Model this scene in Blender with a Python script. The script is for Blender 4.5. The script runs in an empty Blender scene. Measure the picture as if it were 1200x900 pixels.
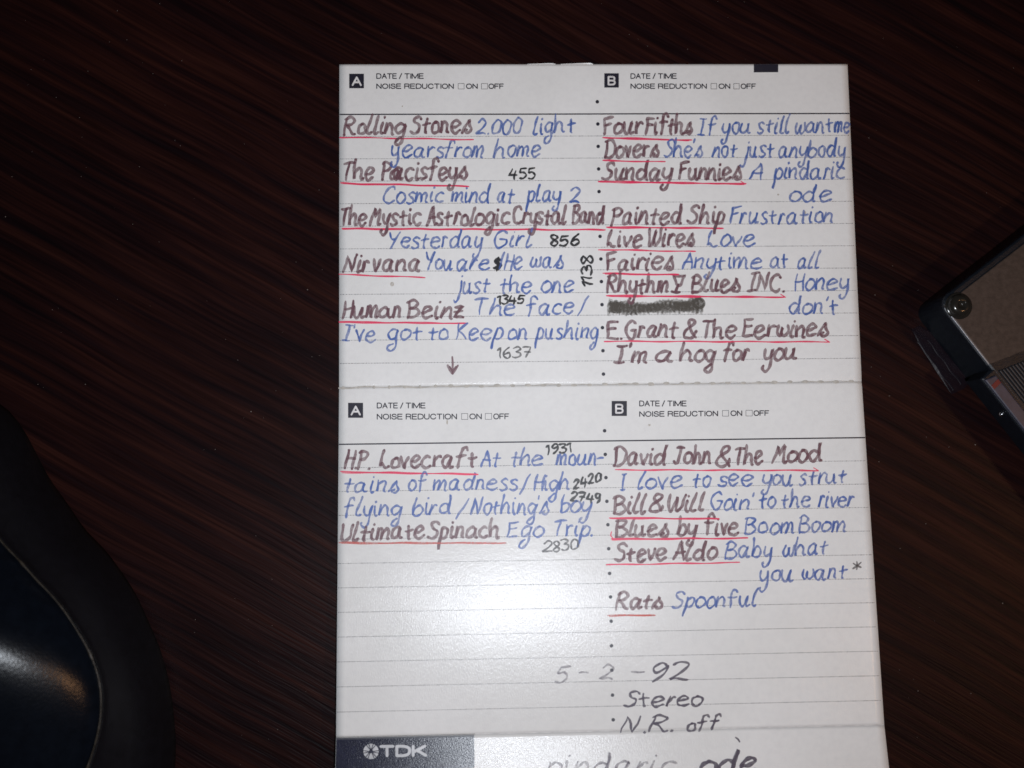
import bpy, bmesh, math, random
import numpy as np
from mathutils import Vector, Matrix
random.seed(7)
C = bpy.context.scene.collection
scene = bpy.context.scene
MM = 0.001

# ------------------------------------------------------------------ camera
FP = 1246.74306                                   # focal length in pixels of a 1200 px wide frame
RV = np.array([-9.26757261e-02, -3.40120757e-02, -1.24414773e-02])
TV = np.array([-34.1115361, -63.1778525, 210.301976])
_th = np.linalg.norm(RV); _k = RV/_th
_K = np.array([[0, -_k[2], _k[1]], [_k[2], 0, -_k[0]], [-_k[1], _k[0], 0]])
RM = np.eye(3)+math.sin(_th)*_K+(1-math.cos(_th))*_K@_K
CP = -RM.T@TV
FL = np.diag([1., -1., -1.])
CAMPOS = FL@CP                                     # mm, z up
cam_d = bpy.data.cameras.new('camera'); cam = bpy.data.objects.new('camera', cam_d); C.objects.link(cam)
cam_d.sensor_width = 36; cam_d.lens = 36*FP/1200; cam_d.clip_start = 0.01; cam_d.clip_end = 20
ax = [FL@(RM.T@np.array(v)) for v in ([1., 0, 0], [0, -1., 0], [0, 0, -1.])]
m = Matrix([[ax[j][i] for j in range(3)]+[CAMPOS[i]*MM] for i in range(3)]+[[0, 0, 0, 1]])
cam.matrix_world = m
scene.camera = cam
cam_d.dof.use_dof = True; cam_d.dof.focus_distance = 0.205; cam_d.dof.aperture_fstop = 14

# ------------------------------------------------------------------ world, lights, exposure
world = bpy.data.worlds.new('World'); scene.world = world; world.use_nodes = True
bg = world.node_tree.nodes['Background']; bg.inputs[0].default_value = (.9, .85, .9, 1); bg.inputs[1].default_value = 0.012
scene.view_settings.view_transform = 'Standard'; scene.view_settings.look = 'None'
scene.view_settings.exposure = 0.42; scene.view_settings.gamma = 1
def area(name, pos, target, sx, sy, power, color, spread=180):
    d = bpy.data.lights.new(name, 'AREA'); d.shape = 'RECTANGLE'; d.size = sx*MM; d.size_y = sy*MM
    d.energy = power; d.color = color; d.spread = math.radians(spread)
    o = bpy.data.objects.new(name, d); C.objects.link(o)
    p = Vector(pos)*MM; o.location = p
    o.rotation_euler = (Vector(target)*MM-p).to_track_quat('-Z', 'Y').to_euler()
    return o
# camera flash, just beside the lens; warm room lamp to the right
FLASH_POS = (38.7, -105.7, 207.0)
flash = area('flash', FLASH_POS, (36, -50, 0), 11, 7, 0.128, (.87, .925, 1.0), 118)
warm = area('room_lamp', (430, -150, 560), (60, -100, 0), 34, 34, .52, (1.0, .52, .24))

scene.render.engine = 'CYCLES'
scene.cycles.max_bounces = 6; scene.cycles.transparent_max_bounces = 24
scene.cycles.filter_width = 1.6

# ------------------------------------------------------------------ pixel -> card / table helpers
W, H1, H2 = 101.6, 64.086, 64.741
TILT, TILT3 = 0.0582080, 0.185
def ray(x, y):
    d = FL@(RM.T@np.array([(x-600)/FP, (y-450)/FP, 1.])); return CAMPOS, d
def on_plane(x, y, z):
    c, d = ray(x, y); s = (z-c[2])/d[2]; return c+s*d
_t, _t3 = math.tan(TILT), math.tan(TILT3)
def px2uv(x, y):
    q = on_plane(x, y, 0.)
    if -q[1] <= H1: return q[0], -q[1]
    c, d = ray(x, y)                               # second panel: z = (-y-H1)*tan
    s = (( -c[1]-H1)*_t-c[2])/(d[2]+d[1]*_t); q = c+s*d
    v = H1+(-q[1]-H1)/math.cos(TILT)
    if v <= H1+H2: return q[0], v
    y2 = H1+H2*math.cos(TILT); z2 = H2*math.sin(TILT)
    s = (z2+(-c[1]-y2)*_t3-c[2])/(d[2]+d[1]*_t3); q = c+s*d
    return q[0], H1+H2+(-q[1]-y2)/math.cos(TILT3)
def surf(u, v, h=0.):
    w = .05*math.sin(u*.11+.5)*math.sin(v*.07)      # the card is never quite flat
    e = .10*math.exp(-((v-H1)/.8)**2)              # crease pressed in at the fold
    if v <= H1: x, y, z, n = u, -v, 0., (0, 0, 1)
    elif v <= H1+H2:
        d = v-H1; x, y, z = u, -(H1+d*math.cos(TILT)), d*math.sin(TILT); n = (0, math.sin(TILT), math.cos(TILT))
    else:
        d = v-H1-H2; x = u; y = -(H1+H2*math.cos(TILT)+d*math.cos(TILT3)); z = H2*math.sin(TILT)+d*math.sin(TILT3)
        n = (0, math.sin(TILT3), math.cos(TILT3))
    k = w-e+h
    return (x+n[0]*k, y+n[1]*k, z+n[2]*k)

# ------------------------------------------------------------------ object helpers
def empty(name, loc, label, cat, group=None):
    o = bpy.data.objects.new(name, None); C.objects.link(o); o.location = Vector(loc)*MM
    o.empty_display_size = .01
    o['label'] = label; o['category'] = cat
    if group: o['group'] = group
    return o
def mesh_obj(name, verts, faces, mat, parent=None, smooth=False, label=None, kind=None):
    me = bpy.data.meshes.new(name)
    me.from_pydata([tuple(a*MM for a in v) for v in verts], [], faces); me.update()
    if mat: me.materials.append(mat)
    if smooth:
        for p in me.polygons: p.use_smooth = True
    o = bpy.data.objects.new(name, me); C.objects.link(o)
    if parent:
        o.parent = parent
        q = parent; off = Vector((0, 0, 0))
        while q: off += q.location; q = q.parent
        o.location = -off
    if label: o['label'] = label
    if kind: o['kind'] = kind
    return o

# ------------------------------------------------------------------ materials
def mat_new(name):
    m = bpy.data.materials.new(name); m.use_nodes = True
    nt = m.node_tree; return m, nt, nt.nodes['Principled BSDF']
def N(nt, typ, **kw):
    n = nt.nodes.new(typ)
    for k, v in kw.items():
        if k.startswith('i_'):
            key = k[2:]; key = int(key) if key.isdigit() else key.replace('_', ' ')
            n.inputs[key].default_value = v
        else: setattr(n, k, v)
    return n
def ramp(nt, stops):
    r = N(nt, 'ShaderNodeValToRGB')
    e = r.color_ramp.elements
    while len(e) < len(stops): e.new(.5)
    for a, (p, c) in zip(e, stops): a.position = p; a.color = (*c, 1) if len(c) == 3 else c
    return r
def plain(name, col, rough=.5, spec=.5, metal=0, bump=0, bscale=3000, coat=0):
    m, nt, b = mat_new(name); L = nt.links.new
    b.inputs['Roughness'].default_value = rough; b.inputs['Metallic'].default_value = metal
    b.inputs['Specular IOR Level'].default_value = spec; b.inputs['Coat Weight'].default_value = coat
    tc = N(nt, 'ShaderNodeTexCoord'); no = N(nt, 'ShaderNodeTexNoise', i_Scale=bscale*.25, i_Detail=5.)
    L(tc.outputs['Object'], no.inputs['Vector'])
    r = ramp(nt, [(.3, tuple(c*.8 for c in col)), (.7, tuple(min(1, c*1.2) for c in col))])
    L(no.outputs['Fac'], r.inputs['Fac']); L(r.outputs['Color'], b.inputs['Base Color'])
    if bump:
        n2 = N(nt, 'ShaderNodeTexNoise', i_Scale=float(bscale), i_Detail=3.)
        L(tc.outputs['Object'], n2.inputs['Vector'])
        bp = N(nt, 'ShaderNodeBump', i_Strength=bump, i_Distance=.0001)
        L(n2.outputs['Fac'], bp.inputs['Height']); L(bp.outputs['Normal'], b.inputs['Normal'])
    return m

def make_wood():
    m, nt, b = mat_new('dark_wood_laminate'); L = nt.links.new
    tc = N(nt, 'ShaderNodeTexCoord')
    mp = N(nt, 'ShaderNodeMapping'); mp.inputs['Rotation'].default_value = (0, 0, math.radians(30))
    L(tc.outputs['Object'], mp.inputs['Vector'])
    # gentle waviness of the grain
    wv = N(nt, 'ShaderNodeTexNoise', i_Scale=14., i_Detail=2.)
    L(mp.outputs['Vector'], wv.inputs['Vector'])
    sub = N(nt, 'ShaderNodeVectorMath', operation='SUBTRACT'); sub.inputs[1].default_value = (.5, .5, .5)
    L(wv.outputs['Color'], sub.inputs[0])
    mul = N(nt, 'ShaderNodeVectorMath', operation='MULTIPLY'); mul.inputs[1].default_value = (0, .0055, 0)
    L(sub.outputs[0], mul.inputs[0])
    add = N(nt, 'ShaderNodeVectorMath', operation='ADD'); L(mp.outputs['Vector'], add.inputs[0]); L(mul.outputs[0], add.inputs[1])
    def stretched(sx, sy, detail=3., rough=.6, dist=0.):
        s = N(nt, 'ShaderNodeVectorMath', operation='MULTIPLY'); s.inputs[1].default_value = (sx, sy, 1)
        L(add.outputs[0], s.inputs[0])
        n = N(nt, 'ShaderNodeTexNoise', i_Scale=1., i_Detail=detail, i_Roughness=rough, i_Distortion=dist)
        L(s.outputs[0], n.inputs['Vector']); return n
    band = stretched(16, 470, 3., .6, .1)
    fine = stretched(45, 1500, 3., .6)
    big = stretched(6, 22, 2.)
    pore = stretched(130, 2600, 1., .5)
    r1 = ramp(nt, [(.30, (.0056, .0028, .0038)), (.44, (.0105, .0038, .0042)), (.57, (.0175, .0056, .0048)), (.74, (.028, .0092, .0066))])
    L(band.outputs['Fac'], r1.inputs['Fac'])
    r2 = ramp(nt, [(.32, (.55, .55, .58)), (.62, (1.15, 1.12, 1.1))]); L(fine.outputs['Fac'], r2.inputs['Fac'])
    mx = N(nt, 'ShaderNodeMix', data_type='RGBA', blend_type='MULTIPLY'); mx.inputs[0].default_value = .9
    L(r1.outputs[0], mx.inputs[6]); L(r2.outputs[0], mx.inputs[7])
    r3 = ramp(nt, [(.36, (.82, .84, .88)), (.66, (1.15, 1.1, 1.08))]); L(big.outputs['Fac'], r3.inputs['Fac'])
    mx2 = N(nt, 'ShaderNodeMix', data_type='RGBA', blend_type='MULTIPLY'); mx2.inputs[0].default_value = .8
    L(mx.outputs[2], mx2.inputs[6]); L(r3.outputs[0], mx2.inputs[7])
    L(mx2.outputs[2], b.inputs['Base Color'])
    rr = N(nt, 'ShaderNodeMapRange', i_3=.33, i_4=.47); L(fine.outputs['Fac'], rr.inputs[0]); L(rr.outputs[0], b.inputs['Roughness'])
    b.inputs['Specular IOR Level'].default_value = .055
    hgt = N(nt, 'ShaderNodeMath', operation='ADD'); L(fine.outputs['Fac'], hgt.inputs[0])
    pm = N(nt, 'ShaderNodeMath', operation='MULTIPLY'); pm.inputs[1].default_value = .8; L(pore.outputs['Fac'], pm.inputs[0]); L(pm.outputs[0], hgt.inputs[1])
    bp = N(nt, 'ShaderNodeBump', i_Strength=.55, i_Distance=.00012)
    L(hgt.outputs[0], bp.inputs['Height']); L(bp.outputs['Normal'], b.inputs['Normal'])
    return m

def make_paper():
    m, nt, b = mat_new('coated_card'); L = nt.links.new
    tc = N(nt, 'ShaderNodeTexCoord')
    n1 = N(nt, 'ShaderNodeTexNoise', i_Scale=60., i_Detail=4.); L(tc.outputs['Object'], n1.inputs['Vector'])
    n2 = N(nt, 'ShaderNodeTexNoise', i_Scale=900., i_Detail=3.); L(tc.outputs['Object'], n2.inputs['Vector'])
    r = ramp(nt, [(.3, (.70, .70, .69)), (.7, (.75, .75, .745))]); L(n1.outputs['Fac'], r.inputs['Fac'])
    r2 = ramp(nt, [(.25, (.955, .955, .96)), (.6, (1, 1, 1))]); L(n2.outputs['Fac'], r2.inputs['Fac'])
    mx = N(nt, 'ShaderNodeMix', data_type='RGBA', blend_type='MULTIPLY'); mx.inputs[0].default_value = 1
    L(r.outputs[0], mx.inputs[6]); L(r2.outputs[0], mx.inputs[7]); L(mx.outputs[2], b.inputs['Base Color'])
    b.inputs['Roughness'].default_value = .15; b.inputs['Specular IOR Level'].default_value = .125
    s = N(nt, 'ShaderNodeVectorMath', operation='MULTIPLY'); s.inputs[1].default_value = (4200, 1600, 1)
    L(tc.outputs['Object'], s.inputs[0])
    n3 = N(nt, 'ShaderNodeTexNoise', i_Scale=1., i_Detail=4., i_Roughness=.65); L(s.outputs[0], n3.inputs['Vector'])
    bp = N(nt, 'ShaderNodeBump', i_Strength=.5, i_Distance=.00006)
    L(n3.outputs['Fac'], bp.inputs['Height']); L(bp.outputs['Normal'], b.inputs['Normal'])
    return m

def make_ink(name, col, alpha=.8, var=.25, rough=.4, nscale=2500.):
    m, nt, b = mat_new(name); L = nt.links.new
    tc = N(nt, 'ShaderNodeTexCoord')
    n1 = N(nt, 'ShaderNodeTexNoise', i_Scale=nscale, i_Detail=3.); L(tc.outputs['Object'], n1.inputs['Vector'])
    n2 = N(nt, 'ShaderNodeTexNoise', i_Scale=nscale*.12, i_Detail=2.); L(tc.outputs['Object'], n2.inputs['Vector'])
    ad = N(nt, 'ShaderNodeMath', operation='ADD'); L(n1.outputs['Fac'], ad.inputs[0]); L(n2.outputs['Fac'], ad.inputs[1])
    mr = N(nt, 'ShaderNodeMapRange'); mr.inputs[1].default_value = .65; mr.inputs[2].default_value = 1.35
    mr.inputs[3].default_value = max(0, alpha-var); mr.inputs[4].default_value = min(1, alpha+var)
    L(ad.outputs[0], mr.inputs[0]); L(mr.outputs[0], b.inputs['Alpha'])
    b.inputs['Base Color'].default_value = (*col, 1); b.inputs['Roughness'].default_value = rough
    b.inputs['Specular IOR Level'].default_value = .4
    return m

M_wood = make_wood(); M_paper = make_paper()
M_brown = make_ink('brown_felt_ink', (.185, .085, .108), .57, .2)
M_blue = make_ink('blue_pen_ink', (.075, .15, .46), .58, .24)
M_black = make_ink('black_pen_ink', (.022, .022, .026), .85, .2)
M_grey = make_ink('grey_pencil_ink', (.09, .088, .095), .62, .25)
M_glare_ink = make_ink('glare_paled_violet_ink', (.16, .14, .18), .40, .3)  # violet ink under the hotspot: flash glare put into a paler colour
M_violet = make_ink('dark_violet_ink', (.07, .055, .09), .72, .22)
M_red = make_ink('red_pen_ink', (.80, .035, .12), .78, .18)
M_orange = make_ink('thin_red_pen_ink', (.62, .09, .07), .58, .3)
M_print = make_ink('printed_black', (.016, .015, .028), .93, .06)
M_dot = make_ink('printed_grey_dots', (.035, .035, .05), .85, .12)
M_white = plain('printed_white', (.68, .67, .67), .35)
M_print_navy = plain('glossy_navy_print', (.014, .015, .034), .2, .2, bump=.25, bscale=4500)

# ------------------------------------------------------------------ stroke handwriting
G = {
'a': '.78,.82 .5,1 .15,.75 .08,.3 .32,.02 .62,.28 .8,.92! .76,.3 .86,.03 1.02,.1',
'b': '.12,1.85 .08,1 .1,.06! .18,.7 .5,.95 .8,.6 .66,.12 .32,-.02 .1,.15',
'c': '.78,.86 .45,1 .12,.7 .1,.28 .42,0 .84,.17',
'd': '.72,.8 .4,.95 .08,.6 .14,.18 .42,.02 .7,.35 .8,1.1 .84,1.85! .79,.8 .82,.1 .95,.03',
'e': '.08,.48 .5,.56 .82,.76 .6,1 .28,.93 .07,.5 .2,.1 .52,-.02 .9,.2',
'f': '.92,1.5 .74,1.83 .48,1.72 .4,1.3 .37,.6 .3,-.05;.05,.93 .82,1.0',
'g': '.77,.85 .42,1 .08,.6 .3,.08 .65,.3 .82,.92! .76,.2 .7,-.6 .42,-.95 .14,-.78 .25,-.5 .55,-.25',
'h': '.12,1.85 .08,1 .05,0! .22,.7 .5,.98 .72,.75 .74,.3 .82,0 .97,.06',
'i': '.16,1 .12,.4 .2,.02 .36,.08;.22,1.42 .25,1.5',
'j': '.42,1 .4,.2 .32,-.6 .05,-.92 -.18,-.7;.45,1.42 .48,1.5',
'k': '.12,1.8 .05,0;.7,.95 .1,.4! .8,0',
'l': '.38,1.8 .18,.9 .08,.2 .22,-.02 .45,.14',
'm': '.08,1 .05,0! .14,.62 .36,.97 .5,.72 .48,0! .58,.62 .84,.98 1.0,.7 .96,.12 1.14,.04',
'n': '.08,1 .04,0! .16,.66 .46,.98 .66,.7 .65,.14 .8,.02',
'o': '.47,.98 .14,.78 .1,.25 .42,0 .76,.3 .72,.8 .42,1.0 .3,.9',
'p': '.18,1 .1,0 .0,-.9! .14,.5 .42,.98 .74,.75 .66,.2 .36,.02 .12,.2',
'r': '.12,1 .08,0! .16,.6 .38,.97 .62,.88',
's': '.68,.86 .42,1 .15,.82 .3,.55 .62,.36 .62,.1 .3,-.02 .05,.12',
'ß': '.0,.02 .35,.6 .58,1.08! .62,.7 .86,.3 .7,0 .36,.02 .28,.18 .5,.25',
't': '.36,1.25 .34,.7 .38,.1 .5,.0;.05,.72 .74,.8',
'u': '.08,1 .07,.3 .3,0 .6,.3 .7,1! .68,.3 .76,.02 .96,.12',
'v': '.05,1 .22,.4 .35,0! .5,.5 .66,1',
'w': '.15,.97 .04,.4 .22,.02 .42,.2 .5,.8! .52,.2 .76,.02 1.0,.4 .96,.98',
'y': '.08,1 .07,.45 .3,.1 .6,.35 .74,1! .68,.1 .58,-.7 .32,-.97 .05,-.72 .15,-.5',
'z': '.08,.9 .65,.95! .05,.05! .74,0;.05,.5 .68,.52',
'A': '.0,0 .25,.9 .5,1.65! .62,.9 .78,0;.1,.62 .78,.66',
'B': '.18,1.6 .12,0;.0,1.48 .42,1.68 .82,1.4 .58,.95 .2,.84! .62,.85 .98,.45 .62,.02 .08,.04',
'C': '.95,1.3 .78,1.63 .36,1.5 .08,.8 .22,.15 .62,0 1.02,.22',
'D': '.18,1.55 .12,.0;.0,1.45 .5,1.63 1,1.1 .96,.4 .52,0 .08,.03',
'E': '.74,1.55 .1,1.5! .1,.05! .78,.05;.1,.84 .62,.9',
'F': '.84,1.6 .05,1.5! .12,.75 .1,.0;.1,.85 .66,.92',
'G': '.9,1.35 .6,1.65 .2,1.3 .08,.6 .4,0 .85,.2 .98,.72! .5,.75',
'H': '.12,1.6 .06,0;.8,1.6 .76,0;.06,.8 .8,.86',
'I': '.42,1.6 .35,0;.1,1.58 .74,1.62;.02,0 .68,.02',
'J': '.62,1.6 .56,.3 .35,0 .08,.18;.2,1.6 1.0,1.62',
'K': '.12,1.6 .08,0;.82,1.6 .15,.8! .82,0',
'L': '.34,1.6 .16,.85 .08,.12! .24,.3 .5,.02 .84,.06',
'M': '.0,0 .32,1.6! .42,.7! .86,1.6! .84,.4 .95,.04 1.12,.1',
'N': '.04,0 .22,1.6! .66,.05! .92,1.68',
'P': '.16,1.6 .1,0;.0,1.42 .45,1.65 .88,1.3 .62,.86 .16,.8',
'R': '.16,1.6 .1,0;.0,1.42 .45,1.65 .86,1.3 .6,.9 .18,.82! .46,.6 .8,.04 1.05,.05',
'S': '1.0,1.35 .74,1.65 .32,1.42 .42,1.02 .82,.72 .82,.25 .45,0 .03,.18',
'T': '.0,1.48 1.0,1.6;.52,1.55 .44,0',
'U': '.1,1.6 .03,.4 .35,0 .78,.4 .92,1.6',
'W': '.05,1.6 .12,.3 .3,0 .55,.5 .68,1.4! .68,.4 .88,.02 1.18,.6 1.28,1.62',
'Y': '.0,1.6 .15,1.0 .5,.85;.92,1.68 .5,.8 .3,0',
'&': '.92,.0 .62,.5 .28,1.15 .36,1.6 .68,1.6 .68,1.2 .15,.62 .12,.12 .5,-.05 .82,.2 .9,.55',
'Ÿ': '.05,1.6 .3,.75! .62,.72 .85,1.62;.05,1.6 .85,1.62;.46,.75 .42,0;.15,.02 .7,.02',
'/': '.0,-.1 .55,1.75', '-': '.05,.62 .62,.66', '.': '.1,.0 .16,.05', ',': '.16,.1 .04,-.25', "'": '.12,1.75 .06,1.35',
'*': '.3,1.0 .3,.2;.0,.8 .6,.35;.6,.85 .0,.3', '$': '.7,1.3 .4,1.45 .1,1.15 .4,.8 .75,.5 .5,.05 .0,.2;.48,1.65 .3,-.25;.15,1.2 .6,.6 .1,.2',
'1': '.0,1.15 .3,1.5! .26,0', '2': '.04,1.2 .36,1.5 .72,1.2 .46,.6 .04,.05! .4,.1 .82,.0',
'3': '.05,1.35 .4,1.5 .68,1.2 .3,.82! .7,.62 .66,.15 .3,-.02 .0,.15', '4': '.3,1.45 .04,.5! .8,.56;.62,1.15 .55,-.12',
'5': '.75,1.46 .2,1.42! .14,.86 .5,.9 .74,.5 .5,.04 .08,.1', '6': '.62,1.46 .2,.9 .08,.3 .4,0 .72,.3 .56,.72 .14,.5',
'7': '.04,1.4 .78,1.45! .36,0;.2,.7 .74,.72', '8': '.62,1.25 .36,1.5 .1,1.2 .62,.45 .4,0 .08,.3 .55,.95 .62,1.3',
'9': '.7,1.3 .38,1.5 .1,1.1 .34,.75 .7,1.2! .62,.5 .3,-.05', '0': '.42,1.5 .08,.9 .12,.2 .4,0 .76,.4 .74,1.1 .42,1.5',
'o_': '',
}
def parse(s):
    out = []
    for st in s.split(';'):
        segs = [[]]
        for tok in st.split():
            c = tok.endswith('!'); tok = tok.rstrip('!')
            p = tuple(float(a) for a in tok.split(',')); segs[-1].append(p)
            if c: segs.append([p])
        out.append([g for g in segs if len(g) > 1])
    return out
GP = {k: parse(v) for k, v in G.items() if v}
def catmull(P, n=7):
    if len(P) == 2:
        return [tuple(P[0][k]+(P[1][k]-P[0][k])*i/4 for k in (0, 1)) for i in range(5)]
    Q = [P[0]]+list(P)+[P[-1]]; out = []
    for i in range(1, len(Q)-2):
        a, b, c, d = Q[i-1:i+3]
        for j in range(n):
            t = j/n
            out.append(tuple(.5*((2*b[k])+(-a[k]+c[k])*t+(2*a[k]-5*b[k]+4*c[k]-d[k])*t*t+(-a[k]+3*b[k]-3*c[k]+d[k])*t**3) for k in (0, 1)))
    out.append(tuple(P[-1])); return out
def layout(text, slant=.08, ink='br'):
    """strokes (lists of points, x-height units) of a word written left to right"""
    x = 0; strokes = []
    for i, ch in enumerate(text):
        if ch == ' ': x += .7; continue
        if ch == 's' and i == len(text)-1 and i > 0 and (ink == 'br' or text in ('was', "She's", 'tains', "Nothing's")): ch = 'ß'
        g = GP[ch]; xs = [p[0] for st in g for sg in st for p in sg]
        sx = random.uniform(.92, 1.08); sy = random.uniform(.94, 1.06); dy = random.uniform(-.08, .07); sl = slant+random.uniform(-.07, .07)
        a0 = random.uniform(0, 6); wob = .042
        for st in g:
            pts = []
            for sg in st:
                c = catmull(sg); pts += c if not pts else c[1:]
            q = []
            for k, (px_, py_) in enumerate(pts):
                if py_ > 1 and not ch.isdigit(): py_ = 1+(py_-1)*.84
                X = px_*sx+wob*math.sin(a0+py_*4.1+k*.12); Y = py_*sy+dy+wob*math.sin(a0*2+px_*5.3+k*.15)
                q.append((x+X+Y*sl, Y))
            strokes.append(q)
        x += max(xs)*sx+random.uniform(.10, .2)
    return strokes
ZR = {'z1': (390, 60, 3.75), 'z2': (390, 280, 3.75), 'z3': (690, 60, 3.75), 'z4': (690, 280, 3.75), 'z5': (390, 460, 3.75),
      'z6': (700, 460, 3.75), 'z7': (390, 660, 3.75), 'z8': (700, 660, 3.42857), 'p': (0, 0, 1.)}
def zp(r, x, y): ox, oy, s = ZR[r]; return ox+x/s, oy+y/s

LAYER = [0]
def ribbon(V, F, pts, width, taper=.25, z0=None, jw=.12):
    """pts in photo pixels; a thin ink ribbon laid on the card"""
    if z0 is None:
        LAYER[0] = (LAYER[0]+1) % 40; z0 = .012+.0022*LAYER[0]
    # resample
    P = [pts[0]]
    for p in pts[1:]:
        if math.hypot(p[0]-P[-1][0], p[1]-P[-1][1]) > .35: P.append(p)
    if len(P) < 2: P.append((P[0][0]+.6, P[0][1]+.3))
    n = len(P); ph = random.uniform(0, 6); L = []
    for i in range(n):
        a = P[max(0, i-1)]; b = P[min(n-1, i+1)]
        dx, dy = b[0]-a[0], b[1]-a[1]; l = math.hypot(dx, dy) or 1; nx, ny = -dy/l, dx/l
        w = width*.5*(1+jw*math.sin(ph+i*.7)+jw*.6*math.sin(ph*3+i*.29))
        e = min(i, n-1-i); w *= 1-taper*(1 if e == 0 else 0)
        L.append((P[i][0]+nx*w, P[i][1]+ny*w, P[i][0]-nx*w, P[i][1]-ny*w, dx/l, dy/l, w))
    # caps
    a = L[0]; b = L[-1]
    base = len(V); k = 0
    rows = []
    c = a; rows.append((P[0][0]-c[4]*c[6]*.9+(c[0]-P[0][0])*.4, P[0][1]-c[5]*c[6]*.9+(c[1]-P[0][1])*.4, P[0][0]-c[4]*c[6]*.9-(c[0]-P[0][0])*.4, P[0][1]-c[5]*c[6]*.9-(c[1]-P[0][1])*.4))
    rows += [r[:4] for r in L]
    c = b; rows.append((P[-1][0]+c[4]*c[6]*.9+(c[0]-P[-1][0])*.4, P[-1][1]+c[5]*c[6]*.9+(c[1]-P[-1][1])*.4, P[-1][0]+c[4]*c[6]*.9-(c[0]-P[-1][0])*.4, P[-1][1]+c[5]*c[6]*.9-(c[1]-P[-1][1])*.4))
    for i, r in enumerate(rows):
        h = z0+.00005*i
        V.append(surf(*px2uv(r[0], r[1]), h)); V.append(surf(*px2uv(r[2], r[3]), h))
        if i: F.append((base+2*i-2, base+2*i-1, base+2*i+1, base+2*i))
def disc(V, F, x, y, r, z0=.11, n=10, ry=None):
    b = len(V)
    for i in range(n):
        a = 2*math.pi*i/n; V.append(surf(*px2uv(x+r*math.cos(a), y+(ry or r)*math.sin(a)), z0))
    F.append(tuple(range(b+n-1, b-1, -1)))

# ------------------------------------------------------------------ table
TZ = -0.55
def make_table():
    x0, x1, y0, y1, zt, zb, bv = -420, 560, -460, 340, TZ, TZ-24, 1.5
    bm = bmesh.new(); bmesh.ops.create_cube(bm, size=1)
    for v in bm.verts:
        v.co = Vector(((x0 if v.co.x < 0 else x1)*MM, (y0 if v.co.y < 0 else y1)*MM, (zb if v.co.z < 0 else zt)*MM))
    bmesh.ops.bevel(bm, geom=bm.edges[:], offset=bv*MM, segments=3, affect='EDGES')
    me = bpy.data.meshes.new('table_top'); bm.to_mesh(me); bm.free(); me.materials.append(M_wood)
    o = bpy.data.objects.new('table_top', me); C.objects.link(o); o['kind'] = 'structure'
    return o
make_table()

# ------------------------------------------------------------------ card
card = empty('cassette_inlay_card', (W/2, -H1, TZ), 'white folded cassette inlay card with handwritten brown and blue song list on dark wood', 'card')
def sheet(name, v0, v1, nv, nu=64, label=None):
    V, F = [], []; th = .24
    for s in (0, 1):
        for j in range(nv+1):
            for i in range(nu+1):
                u = W*i/nu; v = v0+(v1-v0)*j/nv
                V.append(surf(u, v, -th*s))
    A = (nv+1)*(nu+1); idx = lambda s, j, i: s*A+j*(nu+1)+i
    for j in range(nv):
        for i in range(nu):
            F.append((idx(0, j, i), idx(0, j+1, i), idx(0, j+1, i+1), idx(0, j, i+1)))
            F.append((idx(1, j, i), idx(1, j, i+1), idx(1, j+1, i+1), idx(1, j+1, i)))
    for j in range(nv):
        F.append((idx(0, j, 0), idx(1, j, 0), idx(1, j+1, 0), idx(0, j+1, 0)))
        F.append((idx(0, j, nu), idx(0, j+1, nu), idx(1, j+1, nu), idx(1, j, nu)))
    for i in range(nu):
        F.append((idx(0, 0, i), idx(0, 0, i+1), idx(1, 0, i+1), idx(1, 0, i)))
        F.append((idx(0, nv, i), idx(1, nv, i), idx(1, nv, i+1), idx(0, nv, i+1)))
    return mesh_obj(name, V, F, M_paper, card, smooth=False, label=label)
P1 = sheet('panel', 0, H1-.01, 128, label='upper panel with the longer song list')
P2 = sheet('panel', H1+.01, H1+H2-.03, 128, label='lower panel with shorter song list and blank lines')
P3 = sheet('spine_panel', H1+H2+.03, H1+H2+12.6, 20, label='glossy spine strip with navy block')
for p in (P1, P2, P3):
    for f in p.data.polygons: f.use_smooth = abs(f.normal.z) > .5
def panel_of(y, x=600):
    v = px2uv(x, y)[1]; return P1 if v < H1 else (P2 if v < H1+H2 else P3)

# ruled lines: solid header rule + dotted lines, in card millimetres
S, O1, O2 = 4.48228, 14.66773, 15.47956
for base, par in ((0, P1), (H1, P2)):
    o = (O1 if par is P1 else O2); V, F = [], []
    v = base+o-S; n = 60; hw = .13
    for i in range(n+1):
        u = .05+(W-.1)*i/n
        V += [surf(u, v-hw, .006), surf(u, v+hw, .006)]
        if i: F.append((2*i-2, 2*i-1, 2*i+1, 2*i))
    mesh_obj('header_rule', V, F, M_print, par)
    for k in range(11):
        V, F = [], []; v = base+o+S*k; u = .25
        while u < W-.15:
            r = .088*random.uniform(.8, 1.15); b = len(V)
            for a in (0, 1.57, 3.14, 4.71): V.append(surf(u+r*math.cos(a+.78)*1.1, v+r*math.sin(a+.78)*1.15, .006))
            F.append((b+3, b+2, b+1, b)); u += .296
        mesh_obj('dotted_rule', V, F, M_dot, par)

# bullets down the middle
bul = [(700, 119.2), (700.6, 145.3), (701, 171.6), (701.5, 198), (702, 224.5), (702.5, 251), (703.2, 277), (704.2, 303.5), (704.8, 330), (705.5, 357),
       (706, 384), (706.6, 411), (707.2, 438.4), (708.5, 504.8), (709.3, 532.5), (710.1, 559.7), (711.2, 587.5), (712.4, 614.9), (713.3, 643),
       (714.4, 672), (715.5, 699.5), (716.2, 728), (716.6, 756.8), (717, 785.4), (717.8, 814.6), (718.6, 843.5)]
for x, y in bul:
    V, F = [], []; disc(V, F, x, y, 2.15, .008, 12)
    mesh_obj('bullet_dot', V, F, M_print, panel_of(y))

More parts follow.
